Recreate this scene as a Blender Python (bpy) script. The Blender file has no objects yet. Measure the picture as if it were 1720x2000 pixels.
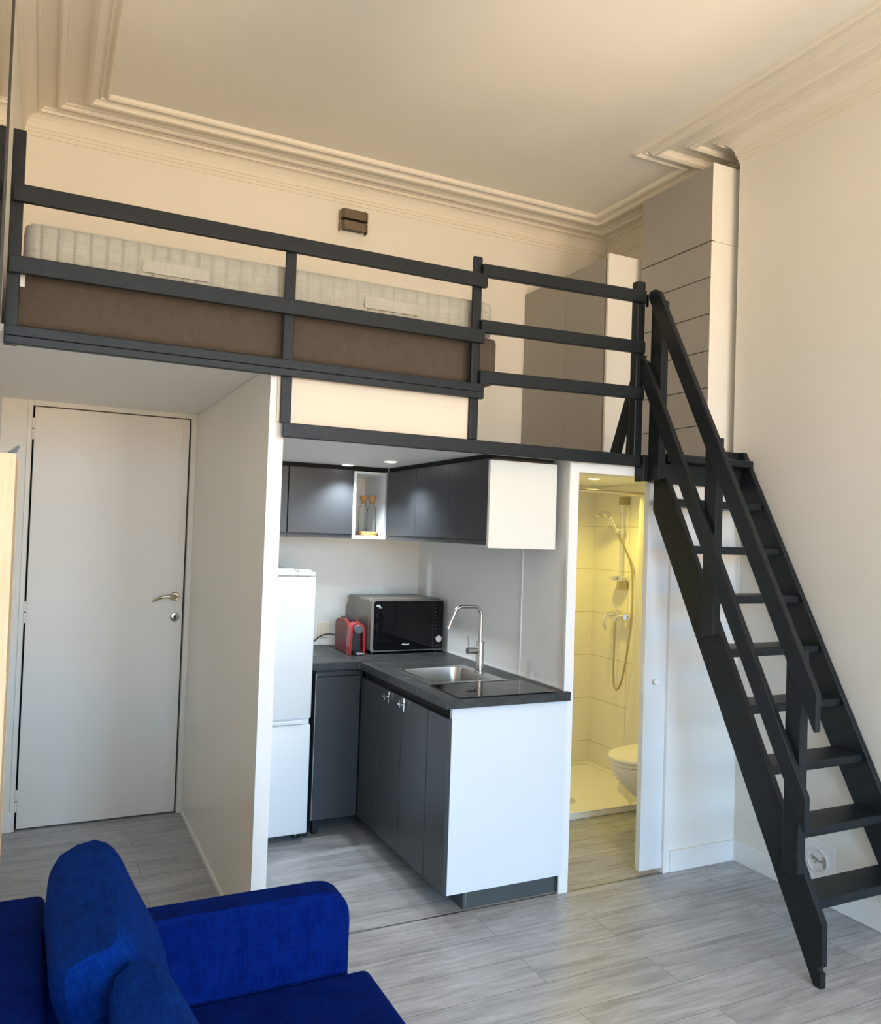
import bpy, bmesh, math, random
from mathutils import Vector, Matrix
random.seed(7)
S = bpy.context.scene
COL = S.collection
PI = math.pi

# ------------------------------------------------------------------ materials
def mat(name, col, rough=.5, metal=0., spec=.5, trans=0., ior=1.45, emis=None, estr=0., coat=0., sheen=0.):
    m = bpy.data.materials.new(name); m.use_nodes = True
    b = m.node_tree.nodes['Principled BSDF']
    b.inputs['Base Color'].default_value = (*col, 1)
    b.inputs['Roughness'].default_value = rough
    b.inputs['Metallic'].default_value = metal
    b.inputs['Specular IOR Level'].default_value = spec
    b.inputs['Transmission Weight'].default_value = trans
    b.inputs['IOR'].default_value = ior
    b.inputs['Coat Weight'].default_value = coat
    b.inputs['Sheen Weight'].default_value = sheen
    if emis:
        b.inputs['Emission Color'].default_value = (*emis, 1); b.inputs['Emission Strength'].default_value = estr
    return m
def nd(m, t, **kw):
    n = m.node_tree.nodes.new(t)
    for k, v in kw.items(): setattr(n, k, v)
    return n
def lk(m, a, b): m.node_tree.links.new(a, b)
def bsdf(m): return m.node_tree.nodes['Principled BSDF']
def coords(m, scale=(1, 1, 1), rot=(0, 0, 0), loc=(0, 0, 0)):
    g = nd(m, 'ShaderNodeNewGeometry'); mp = nd(m, 'ShaderNodeMapping')
    mp.inputs['Scale'].default_value = scale; mp.inputs['Rotation'].default_value = rot; mp.inputs['Location'].default_value = loc
    lk(m, g.outputs['Position'], mp.inputs['Vector']); return mp.outputs['Vector']
def noise(m, vec, scale, detail=4, rough=.5, dist=0):
    n = nd(m, 'ShaderNodeTexNoise'); n.inputs['Scale'].default_value = scale; n.inputs['Detail'].default_value = detail
    n.inputs['Roughness'].default_value = rough; n.inputs['Distortion'].default_value = dist
    lk(m, vec, n.inputs['Vector']); return n.outputs['Fac']
def ramp(m, fac, stops):
    r = nd(m, 'ShaderNodeValToRGB'); e = r.color_ramp.elements
    while len(e) < len(stops): e.new(.5)
    for i, (p, c) in enumerate(stops): e[i].position = p; e[i].color = (*c, 1)
    lk(m, fac, r.inputs['Fac']); return r.outputs['Color']
def mix(m, a, b, fac, mode='MIX'):
    n = nd(m, 'ShaderNodeMix', data_type='RGBA', blend_type=mode)
    for s, v in ((n.inputs[6], a), (n.inputs[7], b)):
        if isinstance(v, tuple): s.default_value = (*v, 1)
        else: lk(m, v, s)
    if isinstance(fac, (int, float)): n.inputs[0].default_value = fac
    else: lk(m, fac, n.inputs[0])
    return n.outputs[2]
def bump(m, h, strength=.1, dist=.01):
    n = nd(m, 'ShaderNodeBump'); n.inputs['Strength'].default_value = strength; n.inputs['Distance'].default_value = dist
    lk(m, h, n.inputs['Height']); lk(m, n.outputs['Normal'], bsdf(m).inputs['Normal'])
def plaster(name, col, rough=.6, var=.04, spec=.3):
    m = mat(name, col, rough, spec=spec)
    v = coords(m)
    f = noise(m, v, 1.3, 3)
    d = tuple(c * (1 - var) for c in col)
    lk(m, ramp(m, f, [(.3, d), (.7, col)]), bsdf(m).inputs['Base Color'])
    bump(m, noise(m, v, 9, 5, .6), .12, .01)
    return m
def wood(name, c1, c2, rough, scale=(1, 1, 1), bstr=.1, spec=.5):
    m = mat(name, c1, rough, spec=spec)
    f = noise(m, coords(m, scale), 6, 6, .6, .4)
    lk(m, ramp(m, f, [(.3, c1), (.7, c2)]), bsdf(m).inputs['Base Color'])
    bump(m, f, bstr, .003)
    return m
M = {}
M['wall'] = plaster('cream_plaster', (.79, .765, .705), .6)
M['wall_gloss'] = plaster('satin_white_paint', (.82, .805, .77), .32, .02, .5)
M['partition'] = plaster('satin_cream_paint', (.89, .86, .80), .33, .02, .5)
M['ceiling'] = plaster('ceiling_plaster', (.86, .825, .76), .7, .05)
M['soffit'] = plaster('soffit_paint', (.83, .83, .815), .5, .02)
M['door'] = plaster('door_paint', (.78, .74, .68), .42, .02, .4)
M['cornice'] = plaster('cornice_plaster', (.80, .75, .655), .55, .03)
M['white'] = mat('white_laminate', (.72, .75, .78), .35)
M['white_trim'] = mat('white_trim_paint', (.80, .795, .785), .4)
M['cream_panel'] = mat('cream_panel_paint', (.72, .63, .51), .45)
M['greige'] = mat('greige_laminate', (.33, .31, .28), .45)
M['ward_white'] = mat('wardrobe_white', (.76, .745, .69), .4)
M['anthra'] = mat('anthracite_laminate', (.040, .043, .048), .33, spec=.5)
M['plinth'] = mat('plinth_grey', (.07, .08, .085), .3)
M['gap_shade'] = mat('painted_gap_shade', (.008, .008, .008), .8)  # near-black that paints shade into gaps
M['fridge'] = mat('fridge_white', (.82, .84, .86), .3)
M['steel'] = mat('brushed_steel', (.52, .50, .47), .27, 1.)
M['steel_dark'] = mat('dark_steel', (.36, .35, .33), .33, 1.)
M['chrome'] = mat('chrome', (.82, .82, .82), .08, 1.)
M['bronze'] = mat('brushed_bronze', (.22, .18, .13), .38, .9)
M['hob'] = mat('hob_glass', (.006, .006, .007), .03, spec=.6)
M['mw_black'] = mat('microwave_glass', (.003, .003, .004), .04, spec=.3)
M['mw_body'] = mat('microwave_metal', (.20, .182, .158), .38, .6)
M['red'] = mat('red_plastic', (.34, .008, .014), .22, coat=.3)
M['red_side'] = mat('red_ribbed_plastic', (.17, .022, .020), .4)
M['black_plastic'] = mat('black_plastic', (.012, .012, .013), .35)
M['grey_plastic'] = mat('grey_plastic', (.09, .09, .10), .4)
M['ink'] = mat('white_ink', (.8, .8, .8), .5)
M['cork'] = wood('cork', (.42, .20, .07), (.62, .34, .14), .8, (20, 20, 20))
M['bamboo'] = wood('bamboo', (.50, .27, .09), (.66, .38, .15), .5, (2, 2, 30))
M['glass'] = mat('clear_glass', (.9, .95, .93), .03, spec=.5, trans=1.)
def _glass(m):
    tr = nd(m, 'ShaderNodeBsdfTransparent'); tr.inputs['Color'].default_value = (.97, .985, .975, 1)
    gl = nd(m, 'ShaderNodeBsdfGlossy'); gl.inputs['Roughness'].default_value = .03
    lw = nd(m, 'ShaderNodeLayerWeight'); lw.inputs['Blend'].default_value = .10
    mx = nd(m, 'ShaderNodeMixShader'); lk(m, lw.outputs['Fresnel'], mx.inputs[0]); lk(m, tr.outputs[0], mx.inputs[1]); lk(m, gl.outputs[0], mx.inputs[2])
    out = [n for n in m.node_tree.nodes if n.type == 'OUTPUT_MATERIAL'][0]; lk(m, mx.outputs[0], out.inputs['Surface'])
_glass(M['glass'])
M['ceramic'] = mat('white_ceramic', (.84, .82, .78), .12)
M['tray'] = mat('shower_tray', (.84, .83, .80), .25)
M['cream_switch'] = mat('cream_switch', (.74, .66, .50), .4)
M['lamp_on'] = mat('lamp_cool', (1, 1, 1), .5, emis=(.93, .97, 1), estr=14)
M['lamp_warm'] = mat('lamp_warm', (1, .9, .4), .5, emis=(1, .87, .30), estr=12)
M['brass'] = mat('aged_nickel', (.50, .44, .32), .3, 1.)
M['paper'] = mat('label_paper', (.8, .8, .78), .6)
M['mirror'] = mat('mirror_glass', (.80, .86, .82), .02, 1.)
M['frame_dark'] = mat('dark_frame', (.05, .045, .035), .4)
M['cable'] = mat('black_cable', (.008, .008, .008), .5)

# dark painted timber with faint grain
def dark_timber():
    m = mat('dark_painted_timber', (.012, .015, .017), .38, spec=.3)
    f = noise(m, coords(m, (6, 6, 6)), 5, 5, .6)
    lk(m, ramp(m, f, [(.3, (.007, .010, .013)), (.7, (.014, .018, .021))]), bsdf(m).inputs['Base Color'])
    f2 = noise(m, coords(m, (3, 60, 60)), 3, 4, .5)
    bump(m, f2, .10, .002)
    return m
M['timber'] = dark_timber()

def worktop():
    m = mat('slate_worktop', (.06, .062, .064), .42)
    f = noise(m, coords(m, (1.5, 4, 4)), 6, 8, .7, .5)
    lk(m, ramp(m, f, [(.30, (.012, .014, .016)), (.5, (.030, .033, .035)), (.72, (.075, .076, .075))]), bsdf(m).inputs['Base Color'])
    bump(m, f, .1, .002)
    return m
M['worktop'] = worktop()

def floor_mat():
    m = mat('grey_oak_planks', (.4, .38, .35), .36, spec=.5)
    v = coords(m, (1, 1, 1), (0, 0, 0), (.3, .06, 0))
    br = nd(m, 'ShaderNodeTexBrick'); lk(m, v, br.inputs['Vector'])
    br.inputs['Scale'].default_value = 1; br.offset = .37
    br.inputs['Brick Width'].default_value = 1.22; br.inputs['Row Height'].default_value = .18
    br.inputs['Mortar Size'].default_value = .0012; br.inputs['Mortar Smooth'].default_value = .2
    br.inputs['Color1'].default_value = (0, 0, 0, 1); br.inputs['Color2'].default_value = (1, 1, 1, 1)
    br.inputs['Mortar'].default_value = (.5, .5, .5, 1)
    # each plank shifts the grain
    cmb = nd(m, 'ShaderNodeCombineXYZ'); lk(m, br.outputs['Color'], cmb.inputs['X']); lk(m, br.outputs['Color'], cmb.inputs['Y'])
    va = nd(m, 'ShaderNodeVectorMath', operation='MULTIPLY_ADD'); lk(m, cmb.outputs[0], va.inputs[0]); va.inputs[1].default_value = (13, 7, 0)
    lk(m, v, va.inputs[2])
    mp = nd(m, 'ShaderNodeMapping'); lk(m, va.outputs[0], mp.inputs['Vector']); mp.inputs['Scale'].default_value = (1.0, 15, 1)
    g = noise(m, mp.outputs['Vector'], 3.2, 9, .68, .7)
    mp2 = nd(m, 'ShaderNodeMapping'); lk(m, va.outputs[0], mp2.inputs['Vector']); mp2.inputs['Scale'].default_value = (1.1, 4, 1)
    g2 = noise(m, mp2.outputs['Vector'], 1.8, 4, .6, 1.2)
    c = ramp(m, g, [(.22, (.20, .185, .175)), (.42, (.335, .325, .32)), (.58, (.42, .415, .415)), (.8, (.49, .485, .485))])
    c2 = ramp(m, g2, [(.3, (.72, .745, .785)), (.62, (1.04, 1.08, 1.12))])
    c3 = mix(m, c, c2, 1., 'MULTIPLY')
    tint = ramp(m, br.outputs['Color'], [(0, (.90, .90, .90)), (1, (1.07, 1.06, 1.05))])
    c4 = mix(m, c3, tint, 1., 'MULTIPLY')
    c5 = mix(m, c4, (.12, .10, .09), br.outputs['Fac'])
    lk(m, c5, bsdf(m).inputs['Base Color'])
    rr = ramp(m, g, [(.3, (.38, .38, .38)), (.7, (.27, .27, .27))]); lk(m, rr, bsdf(m).inputs['Roughness'])
    bump(m, g, .12, .002)
    return m
M['floor'] = floor_mat()

def fabric(name, c1, c2, sc=1., rough=.85, bs=.5, sheen=.2):
    m = mat(name, c1, rough, spec=.06, sheen=sheen)
    tc = nd(m, 'ShaderNodeTexCoord')
    def mpn(s):
        mp = nd(m, 'ShaderNodeMapping'); lk(m, tc.outputs['Object'], mp.inputs['Vector']); mp.inputs['Scale'].default_value = s; return mp.outputs['Vector']
    a = noise(m, mpn((18 * sc, 18 * sc, 260 * sc)), 1, 3, .6)
    b = noise(m, mpn((260 * sc, 30 * sc, 18 * sc)), 1, 3, .6)
    c = noise(m, mpn((30 * sc, 260 * sc, 18 * sc)), 1, 3, .6)
    ad = nd(m, 'ShaderNodeMath', operation='ADD'); lk(m, a, ad.inputs[0]); lk(m, b, ad.inputs[1])
    ad2 = nd(m, 'ShaderNodeMath', operation='ADD'); lk(m, ad.outputs[0], ad2.inputs[0]); lk(m, c, ad2.inputs[1])
    dv = nd(m, 'ShaderNodeMath', operation='MULTIPLY'); lk(m, ad2.outputs[0], dv.inputs[0]); dv.inputs[1].default_value = .3333
    lk(m, ramp(m, dv.outputs[0], [(.38, c1), (.62, c2)]), bsdf(m).inputs['Base Color'])
    bump(m, dv.outputs[0], bs, .002)
    return m
M['blue'] = fabric('blue_woven_fabric', (.0003, .0055, .075), (.0009, .014, .145), 1., .95, .5, 0)
M['blue_c'] = fabric('blue_cushion_fabric', (.0005, .011, .10), (.0016, .028, .19), 1., .95, .5, 0)
M['brown'] = fabric('brown_bed_fabric', (.078, .060, .046), (.098, .077, .060), 1., .8, .2)
M['ticking'] = fabric('grey_mattress_fabric', (.38, .36, .31), (.46, .44, .38), .6, .9, .3)

def quilt():
    m = M['ticking_q'] = fabric('quilted_mattress_fabric', (.36, .345, .30), (.43, .415, .36), .6, .9, .3)
    return m
quilt()

def tiles():
    m = mat('white_wall_tiles', (.82, .80, .74), .18)
    def one(rot):
        v = coords(m, (1, 1, 1), rot)
        return v
    g = nd(m, 'ShaderNodeNewGeometry'); sx = nd(m, 'ShaderNodeSeparateXYZ'); lk(m, g.outputs['Position'], sx.inputs[0])
    ad = nd(m, 'ShaderNodeMath', operation='ADD'); lk(m, sx.outputs['X'], ad.inputs[0]); lk(m, sx.outputs['Y'], ad.inputs[1])
    z = nd(m, 'ShaderNodeMath', operation='ADD'); lk(m, sx.outputs['Z'], z.inputs[0]); z.inputs[1].default_value = .117
    cb = nd(m, 'ShaderNodeCombineXYZ'); lk(m, ad.outputs[0], cb.inputs['X']); lk(m, z.outputs[0], cb.inputs['Y'])
    br = nd(m, 'ShaderNodeTexBrick'); lk(m, cb.outputs[0], br.inputs['Vector']); br.offset = 0
    br.inputs['Scale'].default_value = 1; br.inputs['Brick Width'].default_value = .6; br.inputs['Row Height'].default_value = .2985
    br.inputs['Mortar Size'].default_value = .0025
    br.inputs['Color1'].default_value = br.inputs['Color2'].default_value = (.80, .775, .71, 1)
    br.inputs['Mortar'].default_value = (.55, .50, .40, 1)
    lk(m, br.outputs['Color'], bsdf(m).inputs['Base Color'])
    bump(m, br.outputs['Fac'], -.3, .003)
    return m
M['tiles'] = tiles()
def curtain_mat():
    m = mat('pale_curtain', (.82, .80, .74), .4)
    t = nd(m, 'ShaderNodeBsdfTranslucent'); t.inputs['Color'].default_value = (.85, .82, .72, 1)
    tr = nd(m, 'ShaderNodeBsdfTransparent')
    mx = nd(m, 'ShaderNodeMixShader'); mx.inputs[0].default_value = .5
    lk(m, bsdf(m).outputs[0], mx.inputs[1]); lk(m, t.outputs[0], mx.inputs[2])
    mx2 = nd(m, 'ShaderNodeMixShader'); mx2.inputs[0].default_value = .30
    lk(m, mx.outputs[0], mx2.inputs[1]); lk(m, tr.outputs[0], mx2.inputs[2])
    out = [n for n in m.node_tree.nodes if n.type == 'OUTPUT_MATERIAL'][0]
    lk(m, mx2.outputs[0], out.inputs['Surface'])
    return m
M['curtain'] = curtain_mat()
M['pine'] = wood('pale_pine', (.74, .52, .30), (.84, .66, .44), .45, (9, 9, .8), .05)

# ------------------------------------------------------------------ mesh helpers
class MB:
    def __init__(s): s.bm = bmesh.new(); s.sm = False
    def box(s, x0, x1, y0, y1, z0, z1, bev=0, seg=2):
        t = bmesh.new(); bmesh.ops.create_cube(t, size=1)
        for v in t.verts:
            v.co = Vector(((x0 + x1) / 2 + v.co.x * (x1 - x0), (y0 + y1) / 2 + v.co.y * (y1 - y0), (z0 + z1) / 2 + v.co.z * (z1 - z0)))
        if bev > 0:
            bmesh.ops.bevel(t, geom=t.edges[:], offset=bev, segments=seg, affect='EDGES', profile=.5)
        s.add(t); return s
    def add(s, t):
        me = bpy.data.meshes.new('tmp'); t.to_mesh(me); t.free(); s.bm.from_mesh(me); bpy.data.meshes.remove(me)
    def prism(s, pts, axis, a, b, bev=0):
        """pts: 2-D outline; axis 'X': (y,z), 'Y': (x,z), 'Z': (x,y)"""
        t = bmesh.new()
        def P(p, h):
            return (h, p[0], p[1]) if axis == 'X' else (p[0], h, p[1]) if axis == 'Y' else (p[0], p[1], h)
        A = [t.verts.new(P(p, a)) for p in pts]; Bv = [t.verts.new(P(p, b)) for p in pts]
        t.faces.new(A); t.faces.new(Bv)
        n = len(pts)
        for i in range(n): t.faces.new((A[i], A[(i + 1) % n], Bv[(i + 1) % n], Bv[i]))
        bmesh.ops.recalc_face_normals(t, faces=t.faces[:])
        if bev > 0: bmesh.ops.bevel(t, geom=t.edges[:], offset=bev, segments=1, affect='EDGES')
        s.add(t); return s
    def lathe(s, prof, c, axis='Z', n=32, cap=True):
        """prof: list of (r, h)"""
        t = bmesh.new(); rings = []
        for r, h in prof:
            ring = []
            for i in range(n):
                a = 2 * PI * i / n; u, v = r * math.cos(a), r * math.sin(a)
                p = (u, v, h) if axis == 'Z' else (h, u, v) if axis == 'X' else (v, h, u)
                ring.append(t.verts.new((c[0] + p[0], c[1] + p[1], c[2] + p[2])))
            rings.append(ring)
        for A, Bq in zip(rings, rings[1:]):
            for i in range(n): t.faces.new((A[i], A[(i + 1) % n], Bq[(i + 1) % n], Bq[i]))
        if cap:
            t.faces.new(rings[0][::-1]); t.faces.new(rings[-1])
        bmesh.ops.recalc_face_normals(t, faces=t.faces[:])
        s.add(t); s.sm = True; return s
    def tube(s, pts, r, n=12, cap=True):
        pts = [Vector(p) for p in pts]; t = bmesh.new(); rings = []
        prev = None
        for i, p in enumerate(pts):
            d = (pts[min(i + 1, len(pts) - 1)] - pts[max(i - 1, 0)]).normalized()
            if prev is None:
                u = d.orthogonal().normalized()
            else:
                u = (prev - d * prev.dot(d)).normalized()
            prev = u; w = d.cross(u)
            rr = r[i] if isinstance(r, (list, tuple)) else r
            rings.append([t.verts.new(p + (u * math.cos(2 * PI * k / n) + w * math.sin(2 * PI * k / n)) * rr) for k in range(n)])
        for A, Bq in zip(rings, rings[1:]):
            for i in range(n): t.faces.new((A[i], A[(i + 1) % n], Bq[(i + 1) % n], Bq[i]))
        if cap: t.faces.new(rings[0][::-1]); t.faces.new(rings[-1])
        bmesh.ops.recalc_face_normals(t, faces=t.faces[:])
        s.add(t); s.sm = True; return s
    def build(s, name, m, parent=None, smooth=None):
        me = bpy.data.meshes.new(name)
        if parent is not None:
            off = world_loc(parent); bmesh.ops.translate(s.bm, verts=s.bm.verts[:], vec=-off)
        s.bm.to_mesh(me); s.bm.free()
        me.materials.append(M[m] if isinstance(m, str) else m)
        if s.sm if smooth is None else smooth:
            me.polygons.foreach_set('use_smooth', [True] * len(me.polygons))
            try: me.set_sharp_from_angle(angle=math.radians(35))
            except Exception: pass
        o = bpy.data.objects.new(name, me); COL.objects.link(o)
        if parent is not None: o.parent = parent
        return o
def world_loc(o):
    v = Vector((0, 0, 0))
    while o is not None: v += o.location; o = o.parent
    return v
def box(name, m, x0, x1, y0, y1, z0, z1, bev=0, parent=None, seg=2):
    return MB().box(x0, x1, y0, y1, z0, z1, bev, seg).build(name, m, parent)
def tag(o, label, cat, group=None):
    o['label'] = label; o['category'] = cat
    if group: o['group'] = group
    return o
def thing(name, label, cat, loc, group=None):
    o = bpy.data.objects.new(name, None); o.empty_display_size = .1; o.location = loc; COL.objects.link(o)
    return tag(o, label, cat, group)
def struct(name, o_or_mb, m=None):
    o = o_or_mb if not isinstance(o_or_mb, MB) else o_or_mb.build(name, m)
    o.name = name; o['kind'] = 'structure'; return o
def sbox(name, m, *a, bev=0): return struct(name, box(name, m, *a, bev=bev))
def text(name, s, size, loc, rot, m, parent=None, bold=0.):
    c = bpy.data.curves.new('t', 'FONT'); c.body = s; c.size = size; c.align_x = 'CENTER'; c.align_y = 'CENTER'; c.extrude = .0006; c.offset = bold
    o = bpy.data.objects.new('t', c); COL.objects.link(o)
    dg = bpy.context.evaluated_depsgraph_get(); me = bpy.data.meshes.new_from_object(o.evaluated_get(dg))
    bpy.data.objects.remove(o)
    me.transform(Matrix.Translation(Vector(loc)) @ rot.to_4x4())
    if parent is not None: me.transform(Matrix.Translation(-world_loc(parent)))
    me.materials.clear(); me.materials.append(M[m])
    r = bpy.data.objects.new(name, me); COL.objects.link(r); r.parent = parent
    return r

# ------------------------------------------------------------------ key dimensions (metres)
F = 3.056      # front plane of kitchen niche, bathroom wall and loft
B = 4.6965     # back wall
XL = -.172; XR = 3.197; XA = 3.55; YA = 3.12; YREAR = -2.7
ZC = 3.70
XK = 2.153     # kitchen / bathroom dividing wall
# ------------------------------------------------------------------ shell
sbox('floor', 'floor', -.6, 3.9, YREAR - .2, 5.0, -.1, 0)
sbox('ceiling', 'ceiling', -.6, 3.9, YREAR - .2, 5.0, ZC, ZC + .15)
w = MB(); w.box(-.5, XA + .3, B, B + .2, 2.21, ZC); w.box(.80, XA + .3, B, B + .2, 0, 2.21); w.box(-.5, .80, B + .06, B + .2, 0, 2.21)
w.box(-.5, -.062, B, B + .06, 0, 2.21); w.box(.731, .80, B, B + .06, 0, 2.21); w.box(-.062, .731, B, B + .06, 2.182, 2.21)
struct('wall_back', w, 'wall')
w = MB(); w.box(-.6, -.152, YREAR, 2.95, 0, ZC); w.box(-.6, XL, 2.95, B, 2.21, ZC); w.box(-.6, -.205, 2.95, B, 0, 2.21)
struct('wall_left', w, 'wall')
w = MB(); w.box(XR, XR + .6, YREAR, YA, 0, ZC)
struct('wall_right', w, 'wall')
sbox('wall_alcove_right', 'wall', XA, XA + .25, YA, B, 1.99, ZC)
# rear wall behind the viewpoint with two tall windows
w = MB()
WX = [(.05, 1.20), (1.92, 3.02)]; WZ = (.35, 3.15)
xs = [-.6, WX[0][0], WX[0][1], WX[1][0], WX[1][1], 3.8]
w.box(xs[0], xs[1], YREAR - .15, YREAR, 0, ZC); w.box(xs[2], xs[3], YREAR - .15, YREAR, 0, ZC); w.box(xs[4], xs[5], YREAR - .15, YREAR, 0, ZC)
for a, b in WX: w.box(a, b, YREAR - .15, YREAR, 0, WZ[0]); w.box(a, b, YREAR - .15, YREAR, WZ[1], ZC)
struct('wall_rear', w, 'wall')
for i, (a, b) in enumerate(WX):
    w = MB(); y0, y1 = YREAR - .10, YREAR - .05
    for q in ((a, a + .05), (b - .05, b), ((a + b) / 2 - .04, (a + b) / 2 + .04)): w.box(q[0], q[1], y0, y1, *WZ)
    for z in (WZ[0], WZ[1] - .06, 2.5): w.box(a, b, y0, y1, z, z + .06)
    struct('window_%d' % (i + 1), w, 'white_trim')

# cornice swept along the wall tops
prof = [(0, 3.575), (.006, 3.575), (.006, 3.595), (.012, 3.597), (.012, 3.612), (.017, 3.614), (.020, 3.635), (.030, 3.655), (.046, 3.672),
        (.066, 3.682), (.072, 3.676), (.080, 3.676), (.084, 3.690), (.094, 3.690), (.098, 3.699), (.150, 3.699), (.154, 3.682), (.165, 3.674), (.176, 3.678), (.182, 3.690),
        (.192, 3.690), (.200, 3.699), (.268, 3.699), (.276, 3.690), (.284, 3.674), (.300, 3.664), (.316, 3.666), (.322, 3.680), (.330, 3.692),
        (.340, 3.692), (.346, 3.684), (.352, 3.692), (.360, 3.695), (.368, 3.684), (.378, 3.676), (.388, 3.684), (.392, 3.7), (.392, 3.72), (0, 3.72)]
path = [(XL, YREAR), (XL, B), (XA, B), (XA, YA), (XR, YA), (XR, YREAR)]
def offset_pt(i, d):
    p = Vector(path[i])
    def nrm(a, b):
        t = (Vector(b) - Vector(a)).normalized(); return Vector((t.y, -t.x))
    if i == 0: n = nrm(path[0], path[1]); return p + n * d
    if i == len(path) - 1: n = nrm(path[-2], path[-1]); return p + n * d
    n1, n2 = nrm(path[i - 1], path[i]), nrm(path[i], path[i + 1])
    return p + (n1 + n2) * d
t = bmesh.new(); rows = []
for i in range(len(path)):
    rows.append([t.verts.new((*offset_pt(i, d), z)) for d, z in prof])
for a, b in zip(rows, rows[1:]):
    for k in range(len(prof)): t.faces.new((a[k], a[(k + 1) % len(prof)], b[(k + 1) % len(prof)], b[k]))
t.faces.new(rows[0]); t.faces.new(rows[-1])
bmesh.ops.recalc_face_normals(t, faces=t.faces[:])
w = MB(); w.add(t); struct('trim_cornice', w, 'cornice')

# partition between entry and kitchen
PL, PR = .760, .813
w = MB(); w.box(PL, PR, F + .004, B, 0, 2.205); struct('wall_partition', w, 'partition')
sbox('trim_partition_edge', 'white_trim', PL - .003, PR + .001, F - .004, F + .006, 0, 2.168)
sbox('baseboard_partition', 'white_trim', PL - .008, PL, F + .004, B, 0, .022)
# entry ceiling, kitchen ceiling / loft floor slab, plinth under the bed
w = MB(); w.box(-.205, PR - .03, F - .01, B, 2.207, 2.232); struct('ceiling_entry', w, 'soffit')
w = MB(); w.box(PR, XA, F - .012, B, 1.955, 1.990); struct('ceiling_kitchen', w, 'soffit')
sbox('wall_loft_plinth', 'cream_panel', PR - .03, 1.632, F - .012, B, 1.991, 2.232)
# kitchen side wall + jamb
w = MB(); w.box(XK, 2.182, F + .004, B, 0, 1.955); struct('wall_kitchen_right', w, 'soffit')
sbox('trim_jamb', 'white_trim', XK - .018, 2.184, F - .008, F + .004, 0, 1.93)
sbox('trim_backsplash_seam', 'white_trim', XK - .006, XK, 3.452, 3.460, .905, 1.53)
# bathroom front wall and door opening
w = MB(); w.box(2.765, XR, F, F + .015, 0, 1.992); w.box(2.765, XR, F + .10, F + .12, 0, 1.955); w.box(2.75, 2.775, F + .004, F + .12, 0, 1.955)
struct('wall_bathroom_front', w, 'wall_gloss')
sbox('trim_door_head', 'white_trim', 2.182, 2.79, F - .006, F + .09, 1.888, 1.954)
w = MB(); w.box(2.735, 2.752, F - .010, F + .06, 0, 1.90); w.box(2.756, 2.772, F - .006, F + .015, 0, 1.90)
struct('trim_door_right', w, 'white_trim')
# bathroom walls
sbox('wall_bathroom_back', 'tiles', 2.183, XA, B - .012, B - .001, 0, 1.954)
sbox('wall_bathroom_right', 'tiles', 3.50, 3.545, F + .121, B - .013, 0, 1.954)
sbox('wall_bathroom_left', 'tiles', 2.1825, 2.192, F + .10, B - .013, 0, 1.954)
# baseboards
sbox('baseboard_front', 'white_trim', 2.772, XR, F - .016, F - .0005, 0, .10, bev=.003)
sbox('baseboard_right', 'white_trim', XR - .016, XR, YREAR, F - .016, 0, .10, bev=.003)
sbox('baseboard_back', 'white_trim', -.204, -.075, B - .014, B, 0, .105, bev=.003)
sbox('trim_floor_strip', 'steel_dark', .80, 2.76, F - .004, F + .004, 0, .0016)

# entry door
d = MB(); d.box(-.053, .722, B + .004, B + .045, .008, 2.176, .003); o = struct('door_1', d, 'door')
dv = MB(); dv.box(-.035, -.033, B + .002, B + .0045, .03, 2.15); dv.box(.688, .690, B + .002, B + .0045, .03, 2.15); dv.build('edge_bead', 'door', o)
w = MB(); w.box(-.062, .731, B + .0455, B + .0595, 0, 2.182); struct('painted_door_gap_shade', w, 'gap_shade')  # black panel painting the shade in the gaps round the door leaf
w = MB(); w.box(.732, .760, B - .010, B - .0005, 0, 2.20, .002); w.box(-.085, -.064, B - .008, B - .0005, 0, 2.20, .002)
struct('trim_door_casing', w, 'door')
for z in (2.06, 1.115, .155):
    h = MB(); h.lathe([(.008, z - .055), (.008, z - .003)], (-.058, B - .006, 0), n=14); h.lathe([(.008, z + .003), (.008, z + .055)], (-.058, B - .006, 0), n=14)
    h.build('hinge', 'door', o)
h = MB(); hx, hz = .678, 1.192
h.lathe([(.024, -.001), (.024, -.007), (.020, -.011)], (hx, B, hz), 'Y', 24)
h.tube([(hx, B - .005, hz), (hx, B - .03, hz), (hx - .006, B - .046, hz), (hx - .02, B - .052, hz + .001), (hx - .05, B - .052, hz + .004), (hx - .08, B - .050, hz - .002), (hx - .105, B - .046, hz - .014), (hx - .118, B - .042, hz - .024)],
       [.012, .012, .013, .012, .009, .008, .006, .004], 12)
h.build('door_handle', 'brass', o)
h = MB(); h.lathe([(.025, -.001), (.025, -.006), (.021, -.008)], (.682, B, 1.079), 'Y', 28)
k = h.build('lock_rosette', 'steel', o)
kk = MB(); kk.lathe([(.0085, -.0079), (.0085, -.010)], (.682, B, 1.083), 'Y', 16); kk.box(.677, .687, B - .010, B - .0079, 1.062, 1.080); kk.build('keyhole', 'black_plastic', k)

# sliding bathroom door
o = struct('door_2', MB().box(2.603, 2.7345, F + .006, F + .040, .022, 1.887, .002), 'white')
h = MB(); h.lathe([(.004, 0), (.004, -.008), (.011, -.012), (.014, -.018), (.011, -.025), (.002, -.027)], (2.660, F + .006, .915), 'Y', 20); h.build('door_knob', 'white_trim', o)
h = MB(); h.box(2.6015, 2.604, F + .012, F + .034, .86, 1.0, .001); h.build('pull_plate', 'white_trim', o)

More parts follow.
